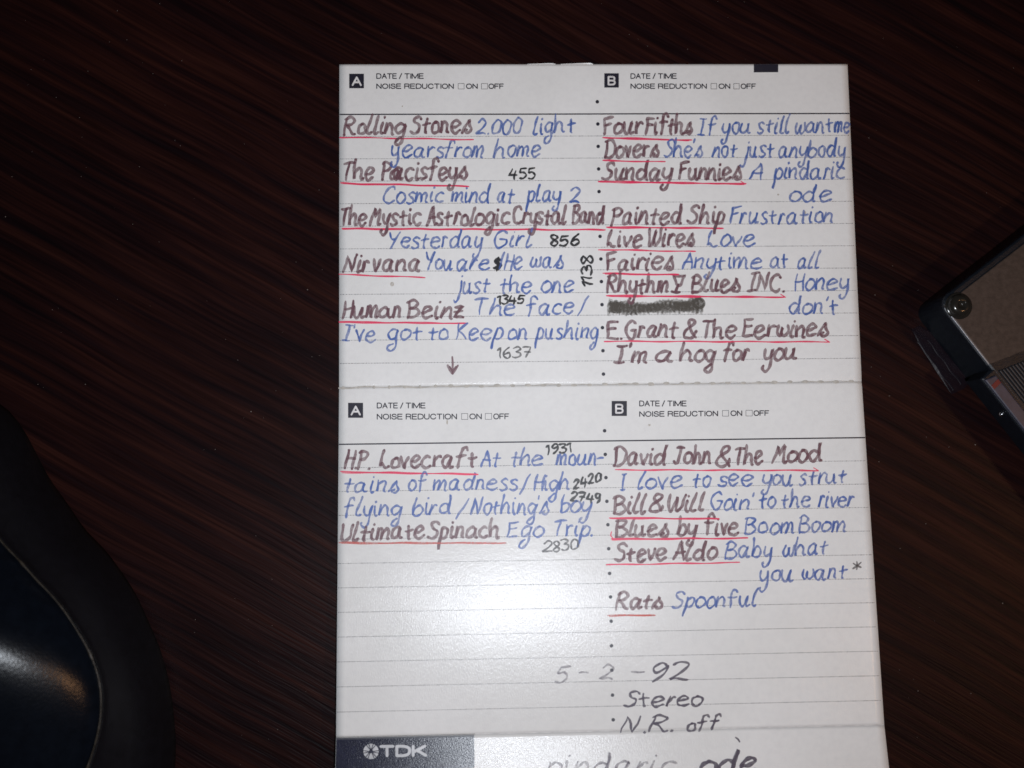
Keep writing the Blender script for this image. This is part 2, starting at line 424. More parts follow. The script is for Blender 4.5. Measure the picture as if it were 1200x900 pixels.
# printed letters
PG = {k: parse(v) for k, v in {
'A': '.0,.0 .34,1.0! .68,.0;.13,.37 .55,.37', 'B': '.0,.0 .0,1.0! .36,1.0 .56,.92 .58,.68 .5,.54 .36,.52! .0,.52;.36,.52 .55,.46 .62,.27 .55,.06 .36,.0! .0,.0',
'C': '.66,.74 .58,.93 .38,1.0 .14,.9 .02,.6 .02,.4 .14,.1 .38,.0 .58,.08 .68,.28', 'D': '.0,.0 .0,1.0! .3,1.0 .55,.9 .66,.65 .66,.35 .55,.1 .3,.0! .0,.0',
'E': '.56,1.0 .0,1.0! .0,.0! .58,.0;.0,.53 .52,.53', 'F': '.56,1.0 .0,1.0! .0,.0;.0,.52 .48,.52', 'I': '.04,1.0 .04,.0',
'K': '.0,1.0 .0,.0;.62,1.0 .0,.36;.2,.57 .66,.0', 'M': '.0,.0 .0,1.0! .43,.05! .86,1.0! .86,.0', 'N': '.0,.0 .0,1.0! .6,.0! .6,1.0',
'O': '.36,1.0 .12,.9 .01,.6 .01,.4 .12,.1 .36,.0 .6,.1 .72,.4 .72,.6 .6,.9 .36,1.0', 'R': '.0,.0 .0,1.0! .38,1.0 .57,.92 .6,.73 .54,.56 .38,.5! .0,.5;.38,.5 .54,.42 .57,.2 .62,.0',
'S': '.57,.72 .5,.93 .3,1.0 .1,.92 .05,.72 .14,.58 .32,.51 .52,.43 .6,.25 .52,.07 .3,.0 .08,.07 .0,.3', 'T': '.0,1.0 .64,1.0;.32,1.0 .32,.0',
'U': '.0,1.0 .0,.35 .08,.08 .3,.0 .52,.08 .6,.35 .6,1.0', '/': '.0,-.05 .4,1.05'}.items()}
def printed(text, r, x0, x1, base, top, parent, mat=M_print, h=.010, base1=None, bold=1.2, name='printed_lettering'):
    """machine-printed sans capitals; bold is the stroke width in photo pixels"""
    x = 0; st = []
    for ch in text:
        if ch == ' ': x += .34; continue
        mx = 0
        for g in PG[ch]:
            pts = []
            for sg in g:
                c = catmull(sg, 5)
                if pts: st.append([(x+a, b) for a, b in pts]); pts = []
                pts = c
            st.append([(x+a, b) for a, b in pts]); mx = max(mx, max(p[0] for sg in g for p in sg))
        x += mx+.19
    x -= .19; sc = ZR[r][2]; hb = bold*sc*.5; base1 = base if base1 is None else base1
    V, F = [], []
    for k, q in enumerate(st):
        pts = [zp(r, x0+hb+(x1-x0-2*hb)*X/x, base+(base1-base)*X/x-hb-(base-top-2*hb)*Y) for X, Y in q]
        ribbon(V, F, pts, bold, 0, h+.0004*(k % 5), 0)
    return mesh_obj(name, V, F, mat, parent)
def quad(r, pts, h, parent, mat, name):
    V = [surf(*px2uv(*zp(r, x, y)), h) for x, y in pts]
    return mesh_obj(name, V, [tuple(range(len(pts)))[::-1]], mat, parent)
def tickbox(r, x0, y0, x1, y1, parent, w=2.0):
    V, F = [], []
    for a, b in (((x0, y0), (x1, y0)), ((x1, y0), (x1, y1)), ((x1, y1), (x0, y1)), ((x0, y1), (x0, y0))):
        ribbon(V, F, [zp(r, a[0]+(b[0]-a[0])*t/6, a[1]+(b[1]-a[1])*t/6) for t in range(7)], w/ZR[r][2], 0, .009, 0)
    return mesh_obj('tick_box', V, F, M_dot, parent)
def heading(r, letter, bx, lx, l1, l2, tb, on, off, par, db=0):
    o = quad(r, [(bx[0], bx[1]), (bx[2], bx[1]), (bx[2], bx[3]), (bx[0], bx[3])], .008, par, M_print, 'side_letter_block')
    w = bx[2]-bx[0]; hh = bx[3]-bx[1]
    printed(letter, r, bx[0]+w*(.17 if letter == 'A' else .23), bx[2]-w*(.15 if letter == 'A' else .22), bx[3]-hh*.15, bx[1]+hh*.19, par, M_white, .016, bold=2.0, name='side_letter')
    w1 = lx[1]-lx[0]
    for t_, a_, b_ in (('DATE', 0, .435), ('/', .475, .545), ('TIME', .59, 1.)): printed(t_, r, lx[0]+w1*a_, lx[0]+w1*b_, l1[0], l1[1], par)
    printed('NOISE REDUCTION', r, lx[0], lx[2], l2[0], l2[1], par, base1=l2[0]+db*.6)
    tickbox(r, tb[0], l2[1]+db*.8, tb[1], l2[0]+db*.8, par); printed('ON', r, on[0], on[1], l2[0]+db*.9, l2[1]+db*.9, par)
    tickbox(r, tb[2], l2[1]+db, tb[3], l2[0]+db, par); printed('OFF', r, off[0], off[1], l2[0]+db, l2[1]+db, par)
heading('z1', 'A', (72, 99, 137, 163), (191, 400, 532), (122, 97), (166, 142), (551, 577, 653, 680), (585, 637), (684, 752), P1)
heading('z3', 'B', (68, 97, 132, 160), (183, 387, 519), (122, 97), (166, 142), (537, 562, 637, 661), (570, 622), (667, 735), P1)
heading('z5', 'A', (67, 45, 133, 111), (193, 408, 546), (70, 44), (119, 93), (566, 593, 670, 698), (600, 655), (705, 775), P2, -1)
heading('z6', 'B', (63, 37, 130, 103), (184, 393, 531), (61, 35), (107, 82), (550, 577, 653, 681), (585, 637), (686, 755), P2, -4)
# black registration tab at the top edge
quad('p', [(883.3, 75.3), (912, 75.3), (912, 84.6), (883.3, 84.9)], .008, P1, M_print, 'black_tab')
# navy spine block with its logo
V, F = [], []
va = H1+H2+.12; n = 24
for i in range(n+1):
    u = .05+25.2*i/n
    V += [surf(u, va, .006), surf(u, va+5.75, .006)]
    if i: F.append((2*i-2, 2*i-1, 2*i+1, 2*i))
mesh_obj('navy_block', V, F, M_print_navy, P3)
V, F = [], []
for i in range(n+1):
    u = .05+25.2*i/n; V += [surf(u, va+.32, .008), surf(u, va+.0, .008)]
    if i: F.append((2*i-2, 2*i, 2*i+1, 2*i-1))
mesh_obj('block_edge_line', V, F, M_print, P3)
M_logo = plain('pale_logo_print', (.42, .42, .44), .35)
printed('TDK', 'z7', 205, 415, 853, 799, P3, M_logo, .016, base1=851, bold=3.4, name='logo_lettering')
def logo():
    cx, cy = zp('z7', 168, 827); R = 9.0
    V, F = [], []
    disc(V, F, cx, cy, R, .016, 28)
    mesh_obj('logo_disc', V, F, M_logo, P3)
    V, F = [], []
    for k in range(3):
        a = math.pi/2+k*2*math.pi/3
        for s in (-1, 1):                                  # three-fold star of dark lines
            p = (cx+R*.98*math.cos(a+s*.30), cy-R*.98*math.sin(a+s*.30)); q = (cx+R*.98*math.cos(a+math.pi+s*.42), cy-R*.98*math.sin(a+math.pi+s*.42))
            ribbon(V, F, [(p[0]+(q[0]-p[0])*t/8, p[1]+(q[1]-p[1])*t/8) for t in range(9)], 1.0, 0, .020+.0005*k, 0)
    b = len(V)
    for k in range(3):
        a = math.pi/2+k*2*math.pi/3+math.pi; V.append(surf(*px2uv(cx+3.0*math.cos(a), cy-3.0*math.sin(a)), .022))
    F.append((b, b+1, b+2))
    mesh_obj('logo_star', V, F, M_print_navy, P3)
logo()

# ------------------------------------------------------------------ handwriting
INK = {'br': (M_brown, 3.6, 'brown_handwriting'), 'bl': (M_blue, 2.55, 'blue_handwriting'), 'bk': (M_black, 2.3, 'black_counter_number'),
       'gr': (M_grey, 2.1, 'grey_counter_number'), 'fa': (M_glare_ink, 2.4, 'glare_paled_handwriting'), 'vi': (M_violet, 2.7, 'violet_handwriting')}
def write(r, ink, text, x0, x1, y0, y1=None, xh=47, slant=.10, lw=1., dots=None, rot=None):
    y1 = y0 if y1 is None else y1
    mat, w, name = INK[ink]
    st = layout(text, slant, ink)
    xs = [p[0] for s in st for p in s]; a, b = min(xs), max(xs)
    sc = ZR[r][2]; half = w*.5*sc*.8
    V, F = [], []
    for s in st:
        pts = []
        for X, Y in s:
            t = (X-a)/(b-a) if b > a else .5
            gx = x0+half+(x1-x0-2*half)*t; gy = y0+(y1-y0)*t-Y*xh
            if rot: gx, gy = rot(gx, gy)
            pts.append(zp(r, gx, gy))
        ribbon(V, F, pts, w*lw, jw=.2 if ink != 'br' else .13)
        if ink == 'br':                                    # the felt pen left darker spots where it rested
            if random.random() < .55: disc(V, F, pts[-1][0], pts[-1][1], random.uniform(1.3, 2.0), .105+random.random()*.01, 9)
            if random.random() < .25: disc(V, F, pts[0][0], pts[0][1], random.uniform(1.3, 1.9), .117+random.random()*.01, 9)
            if random.random() < .35:
                k = random.randrange(len(pts)//2, len(pts)); ribbon(V, F, pts[max(0, k-7):k+1], w*.8)
        elif ink in ('bl', 'bk') and random.random() < .45 and len(pts) > 8:
            k = random.randrange(4, len(pts)-3); d = random.uniform(-.8, .8)
            ribbon(V, F, [(p[0]+d, p[1]+d*.4) for p in pts[max(0, k-10):k+3]], w*.75)
    for dx, dy in (dots or []): disc(V, F, *zp(r, dx, dy), 2.1, .13, 10)
    cy = zp(r, x0, y0)[1]-3
    return mesh_obj(name, V, F, mat, panel_of(min(cy, 898), 650))

Wd = [
 ('z1', 'br', 'Rolling', 45, 325, 366, 363), ('z1', 'br', 'Stones', 335, 614, 363, 362), ('z1', 'bl', '2.000', 626, 836, 366, 362, 45), ('z1', 'bl', 'light', 878, 1070, 366, 356),
 ('z1', 'bl', 'years', 252, 490, 466), ('z1', 'bl', 'from', 488, 664, 466), ('z1', 'bl', 'home', 703, 917, 466, 464),
 ('z1', 'br', 'The', 45, 186, 566, 564), ('z1', 'br', 'Pacisfeys', 213, 594, 568, 560), ('z1', 'bk', '455', 770, 892, 562, 558, 30),
 ('z1', 'bl', 'Cosmic', 220, 492, 666, 663), ('z1', 'bl', 'mind', 518, 697, 664), ('z1', 'bl', 'at', 722, 802, 664), ('z1', 'bl', 'play', 846, 1005, 662), ('z1', 'bl', '2', 1038, 1090, 664, None, 45),
 ('z1', 'br', 'The', 36, 152, 764), ('z1', 'br', 'Mystic', 158, 394, 765), ('z1', 'br', 'Astrologic', 408, 784, 765, 762), ('z1', 'br', 'Crystal', 790, 1030, 760, 757), ('z1', 'br', 'Band', 1048, 1198, 758, 758),
 ('z1', 'bl', 'Yesterday', 248, 662, 864, 864), ('z1', 'bl', 'Girl', 708, 880, 862, 860), ('z1', 'bk', '856', 955, 1086, 857, 853, 31),
 ('z2', 'br', 'Nirvana', 40, 386, 143, 140), ('z2', 'bl', 'You', 408, 530, 137), ('z2', 'bl', 'are', 543, 692, 137), ('z2', 'bk', '$', 704, 742, 132, None, 30),
 ('z2', 'bl', '/', 728, 758, 130, None, 45), ('z2', 'bl', 'He', 750, 836, 134), ('z2', 'bl', 'was', 866, 1016, 130, 124),
 ('z2', 'bl', 'just', 528, 694, 236), ('z2', 'bl', 'the', 733, 876, 236), ('z2', 'bl', 'one', 913, 1062, 236),
 ('z2', 'bk', '1345', 720, 846, 287, 284, 25), ('z2', 'br', 'Human', 38, 302, 347, 345), ('z2', 'br', 'Beinz', 322, 578, 349, 346),
 ('z2', 'bl', 'The', 622, 802, 336), ('z2', 'bl', 'face', 848, 1062, 334, 330), ('z2', 'bl', '/', 1072, 1128, 332, None, 46),
 ('z2', 'bl', "I've", 38, 192, 449), ('z2', 'bl', 'got', 235, 396, 446), ('z2', 'bl', 'to', 420, 510, 445), ('z2', 'bl', 'Keep', 540, 752, 442), ('z2', 'bl', 'on', 768, 856, 442), ('z2', 'bl', 'pushing', 886, 1168, 442, 438),
 ('z2', 'gr', '1637', 720, 872, 524, 520, 30),
 ('z3', 'br', 'Four', 63, 242, 367, 363), ('z3', 'br', 'Fifths', 244, 457, 363), ('z3', 'bl', 'If', 474, 566, 370, 366), ('z3', 'bl', 'you', 578, 712, 363), ('z3', 'bl', 'still', 738, 888, 360), ('z3', 'bl', 'want', 905, 1076, 360, 355), ('z3', 'bl', 'me', 1078, 1148, 358),
 ('z3', 'br', 'Dovers', 66, 312, 466), ('z3', 'bl', "She's", 326, 502, 465), ('z3', 'bl', 'not', 538, 656, 465), ('z3', 'bl', 'just', 662, 818, 465), ('z3', 'bl', 'anybody', 832, 1132, 464, 462),
 ('z3', 'br', 'Sunday', 53, 372, 566), ('z3', 'br', 'Funnies', 392, 674, 565), ('z3', 'bl', 'A', 703, 767, 563), ('z3', 'bl', 'pindaric', 803, 1128, 563, 560), ('z3', 'bl', 'ode', 880, 1072, 662, 658),
 ('z3', 'br', 'Painted', 93, 412, 763, 760), ('z3', 'br', 'Ship', 428, 600, 758), ('z3', 'bl', 'Frustration', 618, 1074, 758, 756),
 ('z3', 'br', 'Live', 78, 238, 860), ('z3', 'br', 'Wires', 260, 467, 856), ('z3', 'bl', 'Love', 518, 734, 860, 856),
 ('z4', 'br', 'Fairies', 76, 376, 137, 135), ('z4', 'bl', 'Anytime', 408, 764, 133, 128), ('z4', 'bl', 'at', 795, 876, 128), ('z4', 'bl', 'all', 916, 1022, 128),
 ('z4', 'br', 'Rhythm', 76, 352, 236), ('z4', 'br', 'Ÿ', 360, 428, 232, None, 46), ('z4', 'br', 'Blues', 448, 668, 232), ('z4', 'br', 'INC.', 693, 862, 230), ('z4', 'bl', 'Honey', 903, 1144, 226, 220), ('z4', 'bl', "don't", 878, 1096, 330, 330),
 ('z4', 'br', 'E.', 78, 150, 438), ('z4', 'br', 'Grant', 158, 398, 438, 432), ('z4', 'br', '&', 413, 477, 436), ('z4', 'br', 'The', 498, 652, 433), ('z4', 'br', 'Eerwines', 672, 1056, 432, 428),
 ('z4', 'br', "I'm", 106, 257, 542), ('z4', 'br', 'a', 290, 372, 541), ('z4', 'br', 'hog', 396, 562, 537), ('z4', 'br', 'for', 588, 710, 532), ('z4', 'br', 'you', 757, 916, 530),
 ('z5', 'br', 'H.P.', 48, 167, 336), ('z5', 'br', 'Lovecraft', 202, 637, 332, 328), ('z5', 'bl', 'At', 648, 742, 324), ('z5', 'bl', 'the', 782, 926, 322), ('z5', 'bk', '1931', 934, 1050, 272, 262, 28), ('z5', 'bl', 'moun-', 978, 1192, 320, 316),
 ('z5', 'bl', 'tains', 50, 292, 437, 435), ('z5', 'bl', 'of', 330, 418, 432), ('z5', 'bl', 'madness', 438, 816, 431, 425), ('z5', 'bl', '/', 818, 872, 440, None, 50), ('z5', 'bl', 'High', 882, 1042, 430),
 ('z5', 'bk', '2420', 1054, 1182, 428, 386, 27), ('z5', 'bk', '2749', 1040, 1180, 476, 484, 27),
 ('z5', 'bl', 'flying', 48, 307, 545, 541), ('z5', 'bl', 'bird', 348, 522, 538, 534), ('z5', 'bl', '/', 538, 602, 553, None, 52), ('z5', 'bl', "Nothing's", 603, 952, 538, 532), ('z5', 'bl', 'boy', 998, 1142, 528),
 ('z5', 'br', 'Ultimate', 34, 407, 650, 640), ('z5', 'br', 'Spinach', 413, 736, 640, 638), ('z5', 'bl', 'Ego', 763, 932, 638, 634), ('z5', 'bl', 'Trip.', 973, 1142, 632, 628), ('z5', 'gr', '2830', 918, 1082, 702, 688, 31),
 ('z6', 'br', 'David', 68, 312, 320, 316), ('z6', 'br', 'John', 332, 502, 313), ('z6', 'br', '&', 518, 586, 320, None, 55), ('z6', 'br', 'The', 602, 730, 315), ('z6', 'br', 'Mood', 762, 988, 312, 304),
 ('z6', 'bl', 'I', 98, 132, 430), ('z6', 'bl', 'love', 176, 377, 422, 420), ('z6', 'bl', 'to', 418, 502, 412), ('z6', 'bl', 'see', 526, 687, 410), ('z6', 'bl', 'you', 718, 862, 408), ('z6', 'bl', 'strut', 883, 1098, 404, 398),
 ('z6', 'br', 'Bill', 66, 220, 530), ('z6', 'br', '&', 226, 292, 526), ('z6', 'br', 'Will', 308, 477, 522, 520), ('z6', 'bl', "Goin'", 496, 692, 516), ('z6', 'bl', 'to', 708, 787, 508), ('z6', 'bl', 'the', 806, 938, 506), ('z6', 'bl', 'river', 968, 1132, 502),
 ('z6', 'br', 'Blues', 76, 317, 634, 628), ('z6', 'br', 'by', 348, 442, 626), ('z6', 'br', 'five', 468, 624, 624), ('z6', 'bl', 'Boom', 643, 867, 620), ('z6', 'bl', 'Boom', 883, 1094, 616, 612),
 ('z6', 'br', 'Steve', 70, 307, 744, 736), ('z6', 'br', 'Aldo', 328, 532, 736, 732), ('z6', 'bl', 'Baby', 556, 772, 730, 724), ('z6', 'bl', 'what', 813, 1017, 718, 712),
 ('z6', 'bl', 'you', 708, 864, 826), ('z6', 'bl', 'want', 898, 1102, 824, 818), ('z6', 'gr', '*', 1120, 1162, 788, None, 48),
 ('z8', 'br', 'Rats', 70, 265, 188, 180, 42), ('z8', 'bl', 'Spoonful', 296, 650, 180, 172, 41),
 ('z7', 'fa', '5', 974, 1048, 524, None, 47), ('z7', 'fa', '-', 1080, 1126, 512, None, 47), ('z8', 'fa', '2', 4, 68, 466, None, 40), ('z8', 'fa', '-', 134, 192, 463, None, 42), ('z8', 'vi', '92', 218, 372, 473, 470, 49),
 ('z8', 'vi', 'Stereo', 102, 427, 578, 572, 39), ('z8', 'vi', 'N.R.', 90, 306, 682, 676, 40), ('z8', 'vi', 'off', 358, 500, 674, 666, 36),
 ('z8', 'fa', 'pindaric', -215, 322, 847, 845, 50), ('z8', 'vi', 'ode', 410, 642, 845, 841, 55),
]
for w_ in Wd:
    r, ink, text, x0, x1, y0 = w_[:6]; y1 = w_[6] if len(w_) > 6 else None
    xh = w_[7] if len(w_) > 7 else (47 if ink == 'bl' else 50)
    lw = 1.
    if text in ('$',): lw = 1.5
    if text in ('856', '2420', '2749'): lw = 1.15
    if text == 'ode' and r == 'z8': lw = 1.6
    if text == 'pindaric' and r == 'z8': lw = 1.2
    write(r, ink, text, x0, x1, y0, y1, xh, lw=lw, slant=.02 if ink in ('bk', 'gr') else .13)
# number written sideways up the middle
write('z2', 'bk', '1138', 0, 138, 0, None, 31, slant=0., rot=lambda x, y: (1140+y, 210-x), lw=1.1)
# second pass over one letter, and the little tick above the last word
write('z1', 'br', 'a', 248, 300, 566, None, 42)
for r, pts, mat, w, nm in (('z8', [(556, 700), (566, 708), (572, 718)], M_violet, 2.2, 'pen_tick'),):
    V, F = [], []; ribbon(V, F, [zp(r, *p) for p in pts], w); mesh_obj(nm, V, F, mat, P3)
# arrow pointing down
V, F = [], []
A = lambda *p: [zp('z2', *q) for q in p]
ribbon(V, F, A((525, 518), (527, 545), (526, 590)), 3.2); ribbon(V, F, A((505, 556), (516, 575), (526, 592)), 3.4)
ribbon(V, F, A((550, 556), (538, 574), (527, 592)), 3.4); ribbon(V, F, A((514, 562), (526, 580), (542, 562)), 3.6)
mesh_obj('drawn_arrow', V, F, M_brown, P1)
# red underlines, each drawn with one or two passes
RED = [('z1', 32, 379, 618, 389), ('z1', 35, 580, 598, 594), ('z1', 40, 779, 1198, 785), ('z2', 28, 156, 405, 170), ('z2', 28, 364, 590, 371),
       ('z3', 62, 379, 452, 392), ('z3', 62, 481, 335, 487), ('z3', 42, 572, 690, 584), ('z3', 78, 773, 590, 778), ('z3', 42, 872, 468, 881),
       ('z4', 62, 151, 395, 158), ('z4', 78, 249, 865, 256), ('z4', 68, 450, 1058, 453), ('z5', 35, 348, 638, 359), ('z5', 28, 660, 762, 661),
       ('z6', 78, 340, 972, 343), ('z6', 52, 550, 535, 555), ('z6', 62, 643, 660, 640), ('z6', 40, 757, 625, 747), ('z8', 40, 210, 232, 208)]
for i, (r, x0, y0, x1, y1) in enumerate(RED):
    V, F = [], []
    for k in range(2 if i % 3 else 1):
        n = max(6, int(abs(x1-x0)/14)); a = random.uniform(0, 6)
        xa = x0+random.uniform(0, 12)*k; xb = x1-random.uniform(0, 14)*k
        ribbon(V, F, [zp(r, xa+(xb-xa)*t/n, y0+(y1-y0)*t/n+1.3*math.sin(a+t*.35)+k*4.2-k*t/n*3) for t in range(n+1)], 1.75 if k == 0 else 1.3, jw=.2)
    if r == 'z6' and y0 == 643: ribbon(V, F, [zp(r, 62, 612), zp(r, 58, 628), zp(r, 70, 643)], 1.6)
    if (r, y0) in (('z6', 340), ('z4', 249), ('z4', 450), ('z3', 572)): ribbon(V, F, [zp(r, x1-22, y1-12), zp(r, x1-2, y1)], 1.5)
    mesh_obj('red_underline', V, F, M_orange if (r, y0) in (('z5', 660), ('z8', 210)) else M_red, panel_of(zp(r, 0, y0)[1]-2))
# blacked-out entry
V, F = [], []
for k in range(5):
    pts = []; ph = random.uniform(0, 6); n = 200
    for i in range(n):
        t = i/n
        top = 262+14*math.exp(-((t-.35)/.2)**2)-14*(t > .86); bot = 340-6*(t > .3)
        cy, am = (top+bot)/2, (bot-top)/2-3
        am *= (.75+.25*math.sin(ph+t*17))*(1 if k < 3 else .7)
        pts.append(zp('z4', 90+t*408+7*math.cos(t*150+ph), cy+am*math.sin(t*150+ph)))
    ribbon(V, F, pts, 3.2)
ribbon(V, F, [zp('z4', 485+22*math.cos(a*.35), 283+20*math.sin(a*.35)) for a in range(60)], 3.2)
ribbon(V, F, [zp('z4', 92+a*1.3, 265+62*abs(math.sin(a*.5))) for a in range(40)], 3.4)
M_scr = make_ink('dark_scribble_ink', (.12, .108, .092), .24, .2, nscale=1500.)
mesh_obj('scribbled_out_entry', V, F, M_scr, P1)

# perforated tear line along the fold
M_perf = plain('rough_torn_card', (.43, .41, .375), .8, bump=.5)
V, F = [], []
for k in range(34):
    x = 402+k*18.05; t = (x-396)/(1009-396); y = 454.2-7.4*t+random.uniform(-.5, .5)
    b = len(V); n = 10; R = random.uniform(3.0, 4.2) if k > 6 else random.uniform(1.4, 2.4); r_ = random.uniform(1.5, 2.2)
    for rr in (1., .5):
        for i in range(n):
            a = 2*math.pi*i/n; q = px2uv(x+R*rr*math.cos(a)*random.uniform(.85, 1.15), y+r_*rr*math.sin(a))
            V.append(surf(q[0], q[1], .02 if rr == 1 else .075))
    for i in range(n): j = (i+1) % n; F.append((b+i, b+n+i, b+n+j, b+j))
    F.append(tuple(range(b+2*n-1, b+n-1, -1)))
mesh_obj('perforation', V, F, M_perf, P1, label='row of small perforation burrs along the fold')
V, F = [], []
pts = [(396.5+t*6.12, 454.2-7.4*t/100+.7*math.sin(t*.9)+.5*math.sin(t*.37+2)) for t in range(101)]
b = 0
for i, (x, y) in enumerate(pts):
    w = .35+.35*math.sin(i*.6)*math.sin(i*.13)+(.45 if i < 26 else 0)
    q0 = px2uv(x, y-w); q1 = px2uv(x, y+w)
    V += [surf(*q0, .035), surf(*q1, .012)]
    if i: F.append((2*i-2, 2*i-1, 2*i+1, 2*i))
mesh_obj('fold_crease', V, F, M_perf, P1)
# hairline where the spine folds away, and torn slivers on the top edge
V, F = [], []
for i in range(61):
    u = 25.4+(W-25.5)*i/60; v = H1+H2
    V += [surf(u, v-.10, .012), surf(u, v+.04, .012)]
    if i: F.append((2*i-2, 2*i-1, 2*i+1, 2*i))
mesh_obj('fold_crease', V, F, plain('grey_fold_edge', (.57, .565, .56), .6), P2)
for x0, x1, hgt in ((618, 651, 1.3), (657, 695, 1.5)):
    V, F = [], []; n = 8
    for i in range(n+1):
        x = x0+(x1-x0)*i/n; t = i/n; e = hgt*t*(1 if t < .93 else .1)*random.uniform(.8, 1.1)+.15
        u, v = px2uv(x, 75.4); V += [surf(u, .02, -.02), surf(u, -e*.17, .10)]
        if i: F.append((2*i-2, 2*i-1, 2*i+1, 2*i))
    b = len(V); V += [(p[0], p[1], p[2]-.12) for p in V[:b]]
    F += [tuple(a+b for a in f[::-1]) for f in F]
    mesh_obj('torn_sliver', V, F, M_paper, P1)
# small marks on the paper
M_stain = make_ink('ochre_stain', (.36, .29, .2), .35, .25)
for x, y, rx, ry in ((471.5, 124.5, .9, .9), (912, 228, 1.3, 1.2), (459.5, 333, 2.4, 2.6), (524, 494.5, .8, 3.0), (943.5, 249, 1.2, 1.8), (761, 498, 1.5, 1.5)):
    V, F = [], []; disc(V, F, x, y, rx, .01, 12, ry); mesh_obj('paper_speck', V, F, M_stain, panel_of(y))

# ------------------------------------------------------------------ computer mouse, lower left
M_shell = plain('midnight_blue_gloss_plastic', (.0028, .0040, .0068), .21, .10, bump=.25, bscale=2500)
M_skirt = plain('black_soft_plastic', (.0045, .0045, .0065), .42, .35, bump=.2, bscale=2500)
M_rim = plain('worn_seam_edge', (.022, .017, .011), .5, .5, bump=.8, bscale=1500)
mouse = empty('computer_mouse', (-62, -117, TZ), 'black computer mouse with glossy blue top and worn seam, left of the card', 'mouse')
cx, cy = -62., -117.
def polar(pts, n=160):
    ang = []; rad = []
    for x, y in pts: ang.append(math.atan2(y-cy, x-cx)); rad.append(math.hypot(x-cx, y-cy))
    o = np.argsort(ang); a = np.array(ang)[o]; r = np.array(rad)[o]
    a3 = np.concatenate([a-2*math.pi, a, a+2*math.pi]); r3 = np.tile(r, 3)
    t = np.linspace(-math.pi, math.pi, n, endpoint=False); v = np.interp(t, a3, r3)
    for _ in range(6): v = (np.roll(v, 1)+2*v+np.roll(v, -1))/4
    return t, v
outer = [(-62.5, -66), (-55.5, -80.2), (-48, -90.2), (-40.5, -98.4), (-35.5, -107.4), (-32.2, -115.4), (-30.5, -124.2), (-29.9, -133), (-31.5, -143), (-37, -153),
         (-47, -161), (-62, -164), (-78, -160), (-89, -149), (-94, -133), (-94, -113), (-90, -93), (-82, -76), (-72, -64)]
rim = [(-60, -84.5), (-53.6, -91.9), (-48.1, -97.6), (-44.8, -100.8), (-41.1, -105.9), (-38.4, -110.3), (-36.7, -115.3), (-36.5, -120.2), (-37.4, -125.1), (-38.7, -128.8),
       (-42.5, -137), (-50, -144), (-62, -147), (-75, -144), (-84, -133), (-87, -117), (-83, -98), (-72, -84)]
T, Ro = polar(outer); _, Rr = polar(rim); n = len(T)
def loft(rings):
    V, F = [], []
    for R, z in rings:
        f = max(0., (z-22.)/13.) if np.isscalar(z) else 0.
        for i in range(n): V.append((cx+R[i]*math.cos(T[i])-11*f, cy+R[i]*math.sin(T[i])+13*f, z if np.isscalar(z) else z[i]))
    for k in range(len(rings)-1):
        for i in range(n):
            j = (i+1) % n; F.append((k*n+i, k*n+j, (k+1)*n+j, (k+1)*n+i))
    return V, F
def blend(f): return Ro*(1-f)+Rr*f
zt = 22.
V, F = loft([(Ro-1.2, TZ+.02), (Ro-.1, .5), (blend(0.02), 3), (blend(.12), 7.5), (blend(.30), 12), (blend(.52), 15.6), (blend(.70), 17.6), (blend(.86), 19.8), (blend(.96), 21.3), (Rr+.35, 21.7), (Rr+.1, 21.2), (Rr-1.0, 20.6)])
mesh_obj('body', V, F, M_skirt, mouse, smooth=True)
rings = [(Rr-.25, 20.8), (Rr-.25, 21.6), (Rr-.6, 22.0)]
for s in (.95, .88, .8, .7, .6, .5, .4, .3, .2, .1, .004): rings.append((Rr*s, 22.0+13.0*(1-s**2.1)))
V, F = loft(rings); F.append(tuple(range(len(V)-n, len(V))))
mesh_obj('top_shell', V, F, M_shell, mouse, smooth=True)
V, F = [], []
for i in range(n):
    r = .11+.09*abs(math.sin(i*1.7)*math.sin(i*.43+1))+(.18 if random.random() < .08 else 0)
    for k in range(6):
        a = 2*math.pi*k/6; R = Rr[i]+.05+r*math.cos(a); V.append((cx+R*math.cos(T[i]), cy+R*math.sin(T[i]), 21.85+r*math.sin(a)))
for i in range(n):
    j = (i+1) % n
    for k in range(6): l = (k+1) % 6; F.append((i*6+k, j*6+k, j*6+l, i*6+l))
mesh_obj('seam_edge', V, F, M_rim, mouse, smooth=True)

# ------------------------------------------------------------------ pocket device, right edge
M_dev = plain('black_moulded_plastic', (.006, .008, .012), .36, .3, bump=.25, bscale=3500)
M_plate = plain('brown_grey_metal_plate', (.052, .038, .032), .5, .2, metal=.1, bump=.3, bscale=4000)
M_edge = plain('bare_plate_edge', (.22, .23, .25), .35, .6, metal=.5)
M_screw = plain('dark_brass_screw', (.020, .018, .015), .18, .5, metal=.3)
M_strip = plain('slate_grey_strip', (.038, .036, .055), .4, .4)
M_redm = plain('red_mark', (.10, .005, .006), .5)
M_grip = plain('ribbed_brown_plastic', (.020, .016, .017), .5, .4)
M_violet_strip = plain('violet_grey_strip', (.015, .010, .016), .36, .3, bump=.6, bscale=900)
M_violet_strip.node_tree.nodes['Principled BSDF'].inputs['Alpha'].default_value = .42
dev = empty('pocket_device', (145, -75, TZ), 'black pocket device with brown metal plate and corner screw, right of the card', 'device')
ang = math.radians(36.5); ea = np.array([math.cos(ang), math.sin(ang)]); eb = np.array([math.sin(ang), -math.cos(ang)])
O = np.array([114.9, -50.9])
def D(s, t, z): p = O+ea*s+eb*t; return (p[0], p[1], z)
TH = 10.6
